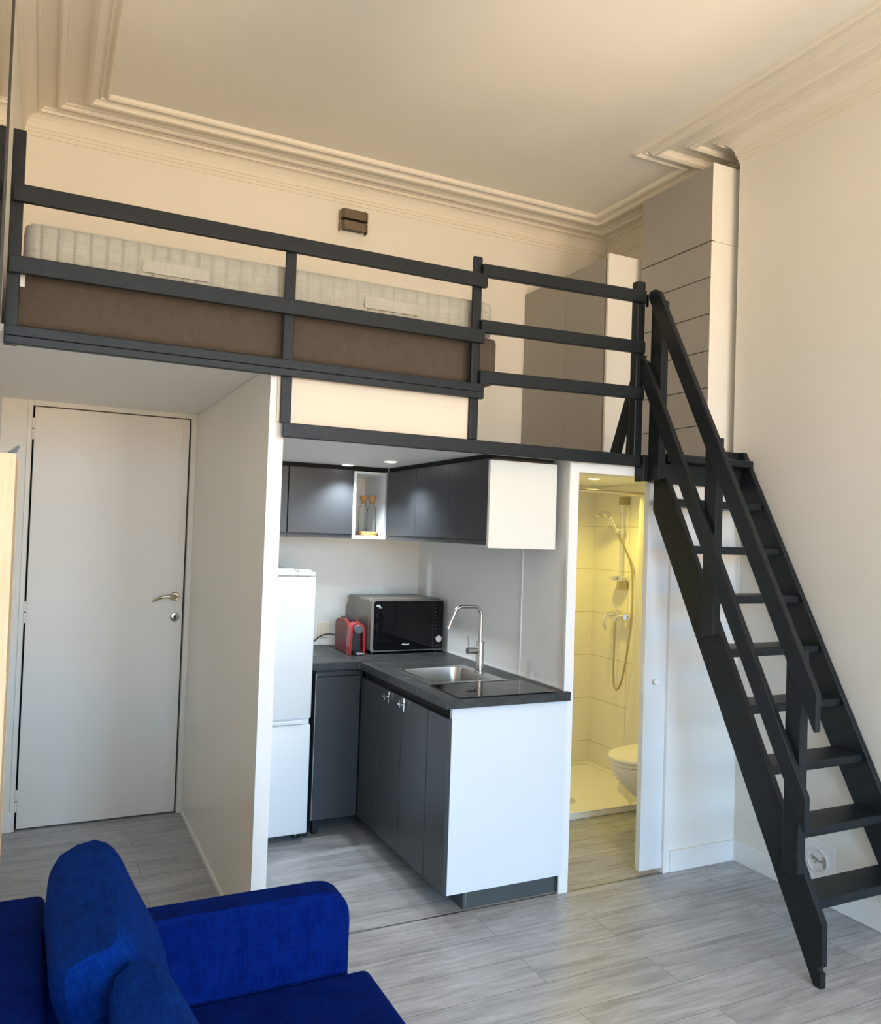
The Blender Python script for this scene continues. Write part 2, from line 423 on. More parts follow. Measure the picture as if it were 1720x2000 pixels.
# ------------------------------------------------------------------ loft railing (one bolted frame)
rail = thing('loft_railing', 'long dark-painted timber railing with beams edging the sleeping loft', 'railing', (.8, F - .03, 1.93))
Y0, Y1, Y2 = 3.004, 3.028, 3.052
def rbox(n, x0, x1, z0, z1, y0=Y0, y1=Y1, bev=.0025): return box(n, 'timber', x0, x1, y0, y1, z0, z1, bev, rail)
rbox('top_rail', -.128, 1.656, 2.636, 2.693)
rbox('middle_rail', -.132, 1.650, 2.398, 2.455)
rbox('edge_beam', -.136, 1.653, 2.190, 2.224)
rbox('edge_beam', -.136, 1.653, 2.162, 2.1895)
rbox('lower_beam', .80, 2.496, 1.931, 1.986)
for z in (2.683, 2.444, 2.228):
    b = MB(); b.prism([(1.634, z), (1.634, z + .054), (2.512, z + .078), (2.512, z + .020)], 'Y', Y0 + .002, Y1 + .002, .003); b.build('side_rail', 'timber', rail)
rbox('post', -.137, -.098, 2.165, 2.882, Y1, Y2 + .01)
rbox('post', .793, .834, 1.986, 2.66, Y1, Y2 - .01)
rbox('post', 1.600, 1.643, 1.986, 2.772, Y1, Y2 - .004, .007)
rbox('post', 2.476, 2.524, 1.955, 2.812, Y1 + .001, Y1 + .045, .006)
rbox('post_foot', 2.499, 2.530, 1.862, 1.985, Y0 - .02, Y1 + .02)
for (x, z) in ((.815, 2.44), (.815, 2.418), (.808, 1.972), (.808, 1.948), (1.622, 1.972), (1.622, 1.95), (2.17, 1.972), (2.17, 1.95), (2.50, 2.47), (2.50, 2.49)):
    MB().lathe([(.004, -.0005), (.004, -.002)], (x, Y0, z), 'Y', 10).build('screw', 'black_plastic', rail)
rbox('spacer', 2.5245, 2.531, 2.690, 2.750, Y0 + .01, Y1)
# diagonal and upright brace behind the corner post
b = MB(); b.prism([(3.055, 2.47), (3.10, 2.47), (3.300, 1.992), (3.235, 1.992)], 'X', 2.535, 2.565, .003); b.build('brace', 'timber', rail)
b = MB(); b.prism([(3.095, 2.30), (3.150, 2.20), (3.160, 1.992), (3.10, 1.992)], 'X', 2.53, 2.555, .003); b.build('brace', 'timber', rail)

# ------------------------------------------------------------------ loft ladder stair
st = thing('loft_stair', 'steep dark-painted open stair with handrail leading up to the loft', 'staircase', (2.85, 2.4, 0))
SL = .532                                    # horizontal run per metre of rise
def fy(z): return 2.035 + (z - .23) * SL     # front edge of the stringers
def stringer(x0, x1, top):
    back = fy(.23) + .045
    pts = [(2.038, .0), (2.038, .055), (2.050, .058), (2.050, .075), (2.034, .078), (fy(.23), .23)]
    if top: pts += [(fy(2.045), 2.045), (fy(2.045) + .11, 2.045), (F - .02, 1.97), (F - .02, 1.75)]
    else: pts += [(fy(1.985), 1.985), (2.999, 1.985), (2.999, 1.73)]
    zb = pts[-1][1]; yb = pts[-1][0]
    pts += [(yb - zb * SL + .0, .012), (2.052, .0)] if False else [(2.078, .012), (2.070, 0)]
    b = MB(); b.prism(pts, 'X', x0, x1, .003); return b.build('stringer', 'timber', st)
stringer(2.572, 2.600, False)
stringer(3.142, 3.170, True)
for k in range(9):
    z = 1.997 - .213 * k
    y = fy(z) + .012
    dp = .15
    if k == 0: y = 2.93; dp = .112
    b = MB(); b.box(2.600, 3.142, y, y + dp, z - .036, z, .006, 2); b.build('tread', 'timber', st)
b = MB(); b.box(2.600, 3.142, 3.012, 3.035, 1.862, 1.960, .003); b.build('riser', 'timber', st)
b = MB(); b.box(3.04, 3.17, F - .024, F - .013, 1.99, 2.046, .003); b.build('top_block', 'timber', st)
def hand(zlow, zcut, ztop, yo):
    # plank whose low end is cut plumb
    ylow = 2.024 + yo
    pts = [(ylow, zcut), (ylow, zlow), (ylow + (ztop - zlow) * SL + .0, ztop), (ylow + (ztop - zlow) * SL + .030, ztop + .018), (ylow + (ztop - zlow) * SL + .070, ztop + .014), (ylow + (ztop - zlow) * SL + .072, ztop - .02), (ylow + .012, zcut - .004)]
    b = MB(); b.prism(pts, 'X', 2.503, 2.529, .004); return b.build('handrail', 'timber', st)
hand(1.062, .925, 2.735, 0)
hand(.682, .556, 2.425, .038)
def hpost(y0, y1, z0, z1):
    b = MB(); b.prism([(y0, z0 + .005), (y0, z1), (y1, z1), (y1, z0 - .005)], 'X', 2.530, 2.571, .004); b.build('handrail_post', 'timber', st)
hpost(2.112, 2.184, .377, 1.20)
hpost(2.556, 2.628, 1.196, 2.03)
hpost(2.915, 2.995, 1.864, 2.70)
for (y, z) in ((2.30, .60), (2.43, .86), (2.56, 1.10), (2.145, .43), (2.2, .33)):
    MB().lathe([(.004, -.0005), (.004, -.002)], (2.572, y, z), 'X', 10).build('screw', 'black_plastic', st)

# ------------------------------------------------------------------ bed
bed = thing('bed_base', 'low brown fabric-covered bed base on the loft', 'bed', (.8, 3.8, 2.234))
b = MB(); b.box(-.122, 1.758, 3.085, 4.60, 2.242, 2.448, .022, 3); o = b.build('upholstered_box', 'brown', bed, True)
b = MB(); b.box(-.06, 1.72, 3.12, 4.56, 2.234, 2.2415); b.build('under_frame', 'gap_shade', bed)
b = MB(); b.box(-.099, -.084, 3.078, 3.084, 2.372, 2.432); t_ = b.build('care_tag', 'paper', bed); t_['label'] = 'white care tag'
def mattress():
    x0, x1, y0, y1, z0, z1 = -.095, 1.742, 3.082, 4.60, 2.4495, 2.600
    t = bmesh.new()
    nx, nz = 460, 8
    # outer loop: superellipse-like box with vertical quilting grooves every 0.075 m on the near face
    def ring(z, inset, k):
        vs = []
        r = .05
        for i in range(nx + 1):
            x = x0 + (x1 - x0) * i / nx
            edge = min(x - x0, x1 - x)
            cor = r - math.sqrt(max(0, r * r - (r - edge) ** 2)) if edge < r else 0
            g = abs(((x - x0) / .052) % 1 - .5) * 2            # 0 mid panel, 1 at the seam
            puff = -.010 * (1 - g ** 4) ** .7
            hz = abs(((z - z0) / .05) % 1 - .5) * 2
            puff *= (1 - .6 * hz ** 8)
            vs.append((min(max(x, x0 + inset), x1 - inset), y0 + cor + inset + puff + .010, z))
        vs.append((x1 - inset, y1 - inset, z)); vs.append((x0 + inset, y1 - inset, z))
        return [t.verts.new(v) for v in vs]
    zs = [(z0, .015), (z0 + .012, .003), (z0 + .02, .001)] + [(z0 + .025 + i * .0085, 0) for i in range(12)] + [(z1 - .014, .003), (z1 - .006, .008), (z1, .022)]
    R = [ring(z, i, 0) for z, i in zs]
    n = len(R[0])
    for a, b_ in zip(R, R[1:]):
        for i in range(n): t.faces.new((a[i], a[(i + 1) % n], b_[(i + 1) % n], b_[i]))
    t.faces.new(R[0][::-1]); t.faces.new(R[-1])
    bmesh.ops.recalc_face_normals(t, faces=t.faces[:])
    m = MB(); m.add(t); return m
mt = mattress().build('mattress', 'ticking_q', None, True)
tag(mt, 'pale grey quilted mattress lying on the brown bed base', 'mattress')
for x in (.285, 1.133):
    b = MB(); b.box(x, x + .236, 3.0755, 3.0815, 2.488, 2.535, .0015)
    for (u0, u1, w0, w1) in ((x + .008, x + .045, 2.490, 2.4915), (x + .190, x + .228, 2.490, 2.4915)): b.box(u0, u1, 3.0745, 3.0755, w0, w1)
    h = b.build('carry_handle', 'ticking', mt)
b = MB()
b.tube([(-.075, 3.108, 2.5985), (-.03, 3.099, 2.5985), (1.68, 3.099, 2.5985), (1.72, 3.108, 2.5985)], .003, 8); b.build('piping', 'ticking', mt)

# ------------------------------------------------------------------ wall lamp above the bed
lp = thing('wall_lamp', 'small bronze two-band wall lamp on the cream wall over the bed', 'lamp', (1.615, B - .002, 3.46))
def band(z0, z1):
    x0, x1, d, r = 1.540, 1.712, .075, .03
    pts = [(x0, B - .001), (x0, B - d + r)]
    for i in range(1, 7): a = PI + PI / 2 * i / 6; pts.append((x0 + r + r * math.cos(a), B - d + r + r * math.sin(a)))
    for i in range(1, 7): a = 1.5 * PI + PI / 2 * i / 6; pts.append((x1 - r + r * math.cos(a), B - d + r + r * math.sin(a)))
    pts += [(x1, B - .001), (x1 - .004, B - .001)]
    for i in range(6, 0, -1): a = 1.5 * PI + PI / 2 * i / 6; pts.append((x1 - r + (r - .004) * math.cos(a), B - d + r + (r - .004) * math.sin(a)))
    for i in range(6, 0, -1): a = PI + PI / 2 * i / 6; pts.append((x0 + r + (r - .004) * math.cos(a), B - d + r + (r - .004) * math.sin(a)))
    pts += [(x0 + .004, B - .001)]
    b = MB(); b.prism(pts, 'Z', z0, z1); return b.build('shade_band', 'bronze', lp)
band(3.465, 3.520); band(3.400, 3.450)
box('lamp_core', 'black_plastic', 1.56, 1.69, B - .05, B - .001, 3.41, 3.51, .004, lp)

# ------------------------------------------------------------------ wardrobes in the alcove
TX = 3.068; TY0, TY1 = 3.175, 3.73
tw = thing('tall_drawer_cabinet', 'tall greige-fronted drawer cabinet with white sides at the top of the stair', 'cabinet', (3.3, 3.45, 1.991))
box('carcass', 'ward_white', TX + .020, XA - .01, TY0, TY1, 1.991, 3.158, .001, tw)
zz = [1.995] + [2.197 + i * .1935 for i in range(6)]
for i in range(6):
    z0, z1 = zz[i] + .0025, zz[i + 1] - .0025
    if i == 5: z1 = 3.156
    box('drawer_front', 'greige', TX, TX + .0185, TY0 + .001, TY1 - .002, z0, z1, .001, tw)
box('edge_strip', 'ward_white', TX - .0005, TX + .019, TY0 - .0005, TY0 + .0007, 1.995, 3.156, 0, tw)
tc = thing('top_cabinet', 'white cabinet with one plain greige door, stacked over the drawer cabinet', 'cabinet', (3.3, 3.45, 3.160))
box('carcass', 'ward_white', TX + .020, XA - .01, TY0, TY1, 3.160, 3.572, .001, tc)
box('door', 'greige', TX, TX + .0185, TY0 + .001, TY1 - .002, 3.163, 3.562, .001, tc)
box('edge_strip', 'ward_white', TX - .0005, TX + .019, TY0 - .0005, TY0 + .0007, 3.163, 3.572, 0, tc)
LX = 2.878; LY0 = 3.80
lw = thing('low_wardrobe', 'lower two-door greige wardrobe with white side against the loft back wall', 'wardrobe', (3.2, 4.2, 1.991))
box('carcass', 'ward_white', LX + .020, XA - .01, LY0, B - .004, 1.991, 3.235, .001, lw)
box('door', 'greige', LX, LX + .0185, LY0 + .018, 4.205, 2.07, 3.225, .001, lw)
box('door', 'greige', LX, LX + .0185, 4.208, B - .006, 2.07, 3.225, .001, lw)
box('side_panel', 'ward_white', LX - .001, LX + .35, LY0 - .018, LY0 - .0005, 1.991, 3.240, .001, lw)

# ------------------------------------------------------------------ kitchen
# fridge
fr = thing('fridge_freezer', 'white two-door fridge freezer beside the kitchen partition', 'fridge', (1.04, 4.3, 0))
box('body', 'fridge', .822, 1.270, 4.085, 4.64, .03, 1.350, .008, fr)
b = MB(); b.prism([(.820, 4.66), (.820, 4.03), (1.274, 4.03), (1.274, 4.20), (1.24, 4.66)], 'Z', 1.350, 1.368, .004); b.build('top_cover', 'fridge', fr)
b = MB(); b.box(1.19, 1.262, 4.06, 4.13, 1.368, 1.377, .004); b.build('hinge_cover', 'fridge', fr)
def fdoor(z0, z1):
    b = MB(); b.box(.822, 1.272, 4.020, 4.078, z0, z1, .010, 3); return b.build('door', 'fridge', fr, True)
fdoor(.627, 1.347); fdoor(.048, .598)
b = MB(); b.box(.83, 1.266, 4.04, 4.078, .598, .627); b.build('grip_recess', 'fridge', fr)
b = MB(); b.box(.85, 1.225, 4.017, 4.030, .603, .622, .004); b.build('grip_lip', 'fridge', fr)
for x in (.86, 1.24):
    b = MB(); b.lathe([(.018, 0), (.018, .018), (.01, .032)], (x, 4.12, 0), n=16); b.build('foot', 'black_plastic', fr)
box('foot', 'black_plastic', 1.255, 1.300, 4.10, 4.15, 0, .07, .006, fr)

# base cabinets
DX = 1.556
bc = thing('corner_base_cabinet', 'anthracite base cabinet facing the room between fridge and sink run', 'cabinet', (1.43, 4.3, 0))
box('body', 'anthra', 1.316, 1.574, 4.098, B - .004, .09, .859, 0, bc)
box('door', 'anthra', 1.312, 1.553, 4.075, 4.094, .088, .822, .0015, bc)
box('top_rail', 'anthra', 1.312, 1.553, 4.085, 4.096, .826, .848, .001, bc)
box('side_edge', 'steel', 1.3085, 1.3115, 4.080, 4.094, .088, .84, 0, bc)
box('foot', 'black_plastic', 1.33, 1.36, 4.12, 4.15, 0, .09, .004, bc)
rc = thing('base_cabinet_run', 'long anthracite base cabinet under the sink with white end panel', 'cabinet', (1.85, 3.6, 0))
box('body', 'anthra', DX + .021, XK - .004, 3.068, 4.69, .088, .73, 0, rc)
box('front_rail', 'gap_shade', DX + .021, DX + .045, 3.068, 4.07, .731, .859, 0, rc)  # coloured black to paint the shade in the gap above the doors
ys = [3.048, 3.243, 3.530, 3.815, 4.07]
for i in range(4):
    box('door', 'anthra', DX, DX + .019, ys[i] + .0018, ys[i + 1] - .0018, .088, .815, .0015, rc)
dl = [c for c in rc.children if c.name.startswith('door')]
def knob(dr, y, z, plate):
    b = MB()
    if plate: b.box(DX - .003, DX - .0005, y - .004, y + .030, z - .032, z + .030, .001)
    else: b.box(DX - .003, DX - .0005, y - .006, y + .001, z - .030, z + .028, .0005)
    b.tube([(DX - .002, y + .004, z), (DX - .020, y + .006, z)], .004, 10)
    b.tube([(DX - .020, y + .002, z - .012), (DX - .022, y + .004, z + .024)], .0042, 10)
    b.tube([(DX - .020, y - .004, z - .002), (DX - .020, y + .026, z + .001)], .0048, 10)
    b.build('handle', 'chrome', dr)
knob(dl[2], 3.69, .783, False); knob(dl[1], 3.50, .783, True)
box('end_panel', 'white', DX + .019, XK - .001, 3.047, 3.067, .082, .860, .001, rc)
b = MB(); b.box(1.668, XK - .004, 3.075, 3.092, .001, .082); b.box(1.668, 1.684, 3.092, 4.65, .001, .088); b.build('plinth', 'plinth', rc)
b = MB(); b.box(1.680, 1.6835, 3.0742, 3.0752, .001, .080); b.build('plinth_seam', 'steel', rc)

# worktops, with a real cut-out for the sink
SX0, SX1, SY0, SY1 = 1.650, 1.975, 3.385, 3.765
b = MB()
z0, z1 = .862, .900
b.box(1.533, SX0, 3.020, B - .003, z0, z1, .0); b.box(SX1, XK - .001, 3.020, B - .003, z0, z1); b.box(SX0, SX1, 3.020, SY0, z0, z1); b.box(SX0, SX1, SY1, B - .003, z0, z1)
o = b.build('worktop', 'worktop'); tag(o, 'dark slate-look worktop holding the sink and hob', 'worktop')
o = box('worktop', 'worktop', 1.284, 1.5295, 4.055, B - .003, z0, z1, .001); tag(o, 'short dark slate-look worktop next to the fridge', 'worktop')
o = box('worktop_joint_strip', 'steel', 1.5296, 1.5329, 4.05, B - .003, z0, z1 + .0008); tag(o, 'thin metal joint strip between the two dark worktops', 'trim strip')
sbox('trim_worktop_seal', 'white_trim', XK - .008, XK - .0002, 3.07, B - .004, .9001, .906)

# sink
sk = thing('sink', 'square stainless steel sink set in the dark worktop', 'sink', (1.81, 3.57, .90))
b = MB(); e = .0012
b.box(1.620, 1.652, 3.352, 3.808, .9001, .903, e, 1); b.box(1.973, 2.022, 3.352, 3.808, .9001, .903, e, 1); b.box(1.652, 1.973, 3.352, 3.387, .9001, .903, e, 1); b.box(1.652, 1.973, 3.763, 3.808, .9001, .903, e, 1)
b.build('rim', 'steel', sk)
def rr_loop(x0, x1, y0, y1, r, n=8):
    P = []
    for (cx, cy, a0) in ((x1 - r, y1 - r, 0), (x0 + r, y1 - r, PI / 2), (x0 + r, y0 + r, PI), (x1 - r, y0 + r, 1.5 * PI)):
        for i in range(n + 1): a = a0 + PI / 2 * i / n; P.append((cx + r * math.cos(a), cy + r * math.sin(a)))
    return P
t = bmesh.new(); loops = []
for (ins, z, r) in ((0.002, .9028, .045), (.003, .895, .05), (.006, .76, .055), (.02, .742, .05), (.05, .738, .04), (.1, .737, .02)):
    loops.append([t.verts.new((x, y, z)) for x, y in rr_loop(SX0 + ins, SX1 - ins, SY0 + ins, SY1 - ins, r)])
for a, c in zip(loops, loops[1:]):
    n = len(a)
    for i in range(n): t.faces.new((a[i], a[(i + 1) % n], c[(i + 1) % n], c[i]))
t.faces.new(loops[-1])
# corner fillers between round bowl and square cut
m_ = MB(); m_.add(t); m_.build('bowl', 'steel', sk, True)
for (cx, cy, sx, sy) in ((SX0, SY0, 1, 1), (SX1, SY0, -1, 1), (SX0, SY1, 1, -1), (SX1, SY1, -1, -1)):
    r = .048; pts = [(cx, cy)] + [(cx + sx * (r - r * math.sin(a)), cy + sy * (r - r * math.cos(a))) for a in [PI / 2 * i / 6 for i in range(7)]]
    MB().prism(pts, 'Z', .9005, .9029).build('rim_corner', 'steel', sk)
b = MB(); b.lathe([(.04, .7372), (.038, .741), (.02, .740)], (1.81, 3.575, 0)); b.build('drain', 'chrome', sk)
b = MB(); b.lathe([(.017, 0), (.017, -.003)], (SX1 - .006, 3.53, .855), 'X', 18); b.build('overflow', 'black_plastic', sk)

# tap
tp = thing('kitchen_tap', 'tall brushed steel tap with arched spout behind the sink', 'tap', (1.997, 3.585, .903))
bx, by = 1.997, 3.585
b = MB(); b.lathe([(.024, .903), (.024, .907), (.0205, .909), (.0205, 1.052), (.019, 1.055)], (bx, by, 0)); b.build('body', 'steel', tp)
P_ = [(bx, by, 1.05), (bx, by, 1.185)]
for i in range(1, 9): a = PI / 2 * i / 8; P_.append((bx - .045 + .045 * math.cos(a), by, 1.185 + .045 * math.sin(a)))
P_ += [(bx - .105, by, 1.230)]
for i in range(1, 9): a = PI * .44 * i / 8; P_.append((bx - .105 - .048 * math.sin(a), by, 1.182 + .048 * math.cos(a)))
P_ += [(bx - .172, by, 1.150), (bx - .182, by, 1.122)]
b = MB(); b.tube(P_, .0095, 14); b.build('spout', 'steel', tp)
b = MB(); b.tube([(bx - .01, by, 1.010), (bx - .072, by, 1.010)], .0165, 16); b.build('lever_hub', 'steel', tp)
b = MB(); b.tube([(bx - .064, by, 1.022), (bx - .066, by, 1.05), (bx - .070, by, 1.085)], [.003, .004, .0045], 10); b.build('lever', 'steel', tp)

# hob
hb = thing('hob', 'frameless black glass hob set in the worktop in front of the sink', 'hob', (1.84, 3.18, .90))
box('glass_plate', 'hob', 1.600, 2.080, 3.032, 3.322, .9005, .905, .001, hb)
b = MB()
for cy, r in ((3.177, .075),):
    for cx in (1.72, 1.93):
        b.lathe([(r, .9051), (r, .9053), (r - .0012, .9053), (r - .0012, .9051)], (cx, cy, 0), n=48, cap=False)
b.build('zone_mark', 'grey_plastic', hb)

# upper cabinets
UX = 1.772; UZ0, UZ1 = 1.556, 1.932
uc = thing('upper_cabinet_run', 'anthracite three-door wall cabinet with white end panel over the sink', 'cabinet', (1.95, 3.7, UZ0))
box('body', 'anthra', UX + .020, 2.117, 3.150, 4.36, UZ0 + .004, UZ1, 0, uc)
yy = [3.150, 3.540, 3.930, 4.335]
for i in range(3):
    box('door', 'anthra', UX, UX + .019, yy[i] + .0015, yy[i + 1] - .0015, UZ0 + .012, UZ1 - .004, .0015, uc)
    box('grip_rail', 'anthra', UX + .008, UX + .03, yy[i] + .002, yy[i + 1] - .002, UZ0 - .012, UZ0 + .003, .001, uc)
box('end_panel', 'ward_white', UX - .004, 2.120, 3.130, 3.149, UZ0 - .024, UZ1 - .010, .001, uc)
ub = thing('upper_cabinet', 'anthracite two-door wall cabinet over the fridge', 'cabinet', (1.2, 4.5, UZ0))
box('body', 'anthra', .816, 1.574, 4.372, B - .002, UZ0 + .004, UZ1, 0, ub)
box('door', 'anthra', .818, 1.197, 4.350, 4.369, UZ0 + .012, UZ1 - .004, .0015, ub)
box('door', 'anthra', 1.202, 1.573, 4.350, 4.369, UZ0 + .012, UZ1 - .004, .0015, ub)
box('grip_rail', 'anthra', .818, 1.197, 4.356, 4.371, UZ0 - .012, UZ0 + .006, .001, ub)
box('grip_rail', 'anthra', 1.202, 1.573, 4.356, 4.371, UZ0 - .012, UZ0 + .006, .001, ub)
sh = thing('open_shelf', 'narrow white open shelf box in the corner of the wall cabinets', 'shelf', (1.68, 4.5, UZ0))
box('side_panel', 'white', 1.576, 1.590, 4.345, B - .004, UZ0 - .012, 1.926, 0, sh)
box('side_panel', 'white', 1.774, 1.788, 4.372, B - .004, UZ0 - .012, 1.926, 0, sh)
box('bottom_panel', 'white', 1.5905, 1.7735, 4.345, B - .004, UZ0 - .012, UZ0 + .006, 0, sh)
box('top_panel', 'white', 1.5905, 1.7735, 4.345, B - .004, 1.912, 1.926, 0, sh)
sbox('painted_cabinet_gap_shade', 'gap_shade', .814, 1.79, 4.374, B - .004, UZ1 + .0005, 1.9548)  # black block painting the shade between cabinet tops and ceiling
sbox('painted_cabinet_gap_shade_side', 'gap_shade', UX + .022, 2.115, 3.152, 4.36, UZ1 + .0005, 1.9548)  # same painted shade, above the side run

# bottles on the wooden stand
bs = MB(); bs.prism(rr_loop(1.664, 1.772, 4.43, 4.57, .045, 6), 'Z', 1.563, 1.572, .001); bs.prism(rr_loop(1.662, 1.774, 4.428, 4.572, .045, 6), 'Z', 1.574, 1.587, .002)
o = bs.build('bottle_stand', 'bamboo'); tag(o, 'oval bamboo stand under the two glass carafes', 'stand')
def bottle(x, y, lab):
    t_ = thing('carafe', lab, 'bottle', (x, y, 1.5872), 'corked glass carafes on the bamboo stand')
    z = 1.5874
    outer = [(.002, z), (.024, z), (.0265, z + .004), (.0265, z + .115), (.025, z + .128), (.018, z + .148), (.0145, z + .160), (.0145, z + .180)]
    b = MB(); b.lathe(outer, (x, y, 0), n=36, cap=False); b.build('glass_body', 'glass', t_)
    b = MB(); b.lathe([(.0128, z + .163), (.0128, z + .181), (.020, z + .183), (.0225, z + .207), (.021, z + .209)], (x, y, 0), n=28); b.build('cork_stopper', 'cork', t_)
bottle(1.6925, 4.500, 'corked clear carafe nearer the fridge side of the white shelf')
bottle(1.7455, 4.500, 'corked clear carafe nearer the sink side of the white shelf')

# microwave
mx0, mx1, my0, my1, mz0, mz1 = 1.668, 2.124, 4.262, 4.64, .918, 1.208
mw = thing('microwave', 'black-fronted grey microwave oven in the worktop corner', 'microwave', (1.9, 4.45, .90))
box('body', 'mw_body', mx0, mx1, my0 + .022, my1, mz0, mz1, .012, mw, 3)
fp = MB(); fp.prism([(x, z) for x, z in rr_loop(mx0 + .004, mx1 - .001, mz0 - .004, mz1 - .004, .016, 6)], 'Y', my0, my0 + .021, .001)
fp = fp.build('front_frame', 'mw_body', mw)
gp = MB(); gp.prism([(x, z) for x, z in rr_loop(mx0 + .022, mx1 - .003, mz0 + .004, mz1 - .010, .014, 6)], 'Y', my0 - .006, my0 - .0003, .001)
gp = gp.build('glass_door', 'mw_black', mw)
b = MB(); b.box(mx1 - .0705, mx1 - .0695, my0 - .0068, my0 - .0062, mz0 + .01, mz1 - .014); b.build('door_seam', 'grey_plastic', mw)
b = MB(); b.lathe([(.020, -.006), (.020, -.018), (.018, -.020)], (mx1 - .036, my0, mz0 + .062), 'Y', 28); b.build('dial', 'chrome', mw)
RX = Matrix.Rotation(PI / 2, 3, 'X')
text('brand_text', 'Whirlpool', .0105, (1.885, my0 - .0064, mz0 + .035), RX, 'ink', mw, .0004)
text('logo_text', '6th', .018, (1.714, my0 - .0064, mz1 - .036), RX, 'ink', mw, .0004)
text('logo_text', 'SENSE', .0065, (1.726, my0 - .0064, mz1 - .047), RX, 'ink', mw)
b = MB(); random.seed(3)
for r in range(9):
    for c in range(2):
        x = mx1 - .054 + c * .030; z = mz1 - .035 - r * .0195
        if r == 8 and c == 1: continue
        wd = random.uniform(.006, .012); b = MB(); b.box(x - wd / 2, x + wd / 2, my0 - .0066, my0 - .0062, z, z + .0018); b.box(x - wd / 3, x + wd / 4, my0 - .0066, my0 - .0062, z - .0008, z + .0012); b.build('button_mark', 'grey_plastic', mw)
for r in range(2): MB().box(mx1 - .056, mx1 - .020, my0 - .0066, my0 - .0062, mz0 + .018 + r * .007, mz0 + .020 + r * .007).build('button_mark', 'grey_plastic', mw)
for x in (mx0 + .03, mx1 - .03):
    for y in (my0 + .04, my1 - .04):
        b = MB(); b.lathe([(.012, .9002), (.012, .918)], (x, y, 0), n=14); b.build('foot', 'black_plastic', mw)

# coffee machine
cx0, cx1, cy0, cy1 = 1.556, 1.640, 4.262, 4.455
cm = thing('coffee_machine', 'small red capsule coffee machine beside the microwave', 'coffee machine', (1.6, 4.38, .90))
def cy(z, back): return z
side = [(4.300, .902), (4.535, .902), (4.535, 1.062), (4.500, 1.084), (4.40, 1.090), (4.345, 1.074), (4.325, 1.06)]
b = MB(); b.prism(side, 'X', cx0 + .003, cx1 - .003, .003); b.build('side_shell', 'red_side', cm)
# front arch
def arch(dy0, dy1):
    r = .040; cxm = (cx0 + cx1) / 2; zc = 1.040
    out = [(cx0 - .004, .903), (cx0 + .002, zc)]
    for i in range(0, 13): a = PI - PI * i / 12; out.append((cxm + (r) * math.cos(a), zc + .004 + (r - .004) * math.sin(a)))
    out += [(cx1 - .002, zc), (cx1 + .004, .903), (cx1 - .006, .903), (cx1 - .014, zc)]
    for i in range(0, 13): a = PI * i / 12; out.append((cxm + (r - .012) * math.cos(a), zc + .002 + (r - .014) * math.sin(a)))
    out += [(cx0 + .014, zc), (cx0 + .006, .903)]
    b = MB(); b.prism(out, 'Y', dy0, dy1); return b
arch(4.262, 4.3245).build('front_arch', 'red', cm)
box('inner_core', 'black_plastic', cx0 + .014, cx1 - .014, 4.290, 4.330, .92, 1.035, .002, cm)
b = MB(); b.lathe([(.026, 4.326), (.026, 4.252), (.022, 4.247)], ((cx0 + cx1) / 2, 0, 1.042), 'Y', 28); b.build('spout_cap', 'grey_plastic', cm)
b = MB(); b.prism([(4.33, 1.080), (4.36, 1.090), (4.50, 1.094), (4.50, 1.086), (4.36, 1.080)], 'X', cx0 + .024, cx1 - .024); b.build('lever', 'black_plastic', cm)
b = MB(); b.lathe([(.030, .9015), (.030, .918), (.026, .921)], ((cx0 + cx1) / 2 + .006, 4.268, 0), n=24); dt = b.build('drip_tray', 'black_plastic', cm)
text('brand_text', 'NESPRESSO', .0085, ((cx0 + cx1) / 2 + .008, 4.2372, .911), RX, 'ink', cm, .0003)
b = MB(); b.box(cx0 + .0015, cx0 + .0045, 4.325, 4.52, .995, .999); b.build('seam_line', 'black_plastic', cm)
b = MB(); b.box(cx0 + .006, cx1 - .006, 4.536, 4.575, .905, 1.065, .004); b.build('water_tank', 'glass', cm)

# socket and cables
so = thing('wall_socket', 'cream double wall plate with switch behind the coffee machine', 'socket', (1.537, B, .99))
box('plate', 'cream_switch', 1.503, 1.572, B - .009, B - .0005, .946, 1.032, .003, so)
box('rocker', 'cream_switch', 1.521, 1.560, B - .012, B - .0095, .966, 1.012, .002, so)
b = MB(); b.tube([(1.46, B - .02, .915), (1.475, B - .03, .925), (1.50, B - .05, .955), (1.53, B - .055, .968), (1.56, B - .06, .972), (1.59, 4.585, .970)], .0035, 8)
o = b.build('power_cable', 'cable'); tag(o, 'black power cable looping from behind the fridge to the coffee machine', 'cable')

# downlights
def downlight(x, y, z, r, lamp, lab, grp=None):
    t_ = thing('downlight', lab, 'downlight', (x, y, z), grp)
    b = MB(); b.lathe([(r + .014, 0), (r + .012, -.006), (r, -.007), (r, 0)], (x, y, z), n=32, cap=False); b.build('bezel', 'white_trim', t_)
    b = MB(); b.lathe([(r, -.001), (r * .9, -.008), (.001, -.011)], (x, y, z), n=28, cap=False); b.build('lens', lamp, t_)
    return t_
downlight(1.505, 4.265, 1.9545, .030, 'lamp_on', 'small round ceiling spot close to the two-door wall cabinet')
downlight(1.600, 3.880, 1.9545, .032, 'lamp_on', 'small round ceiling spot out over the kitchen floor, closer to the loft beam')
downlight(2.975, 4.00, 1.9545, .036, 'lamp_warm', 'yellow-glowing round ceiling spot in the bathroom')

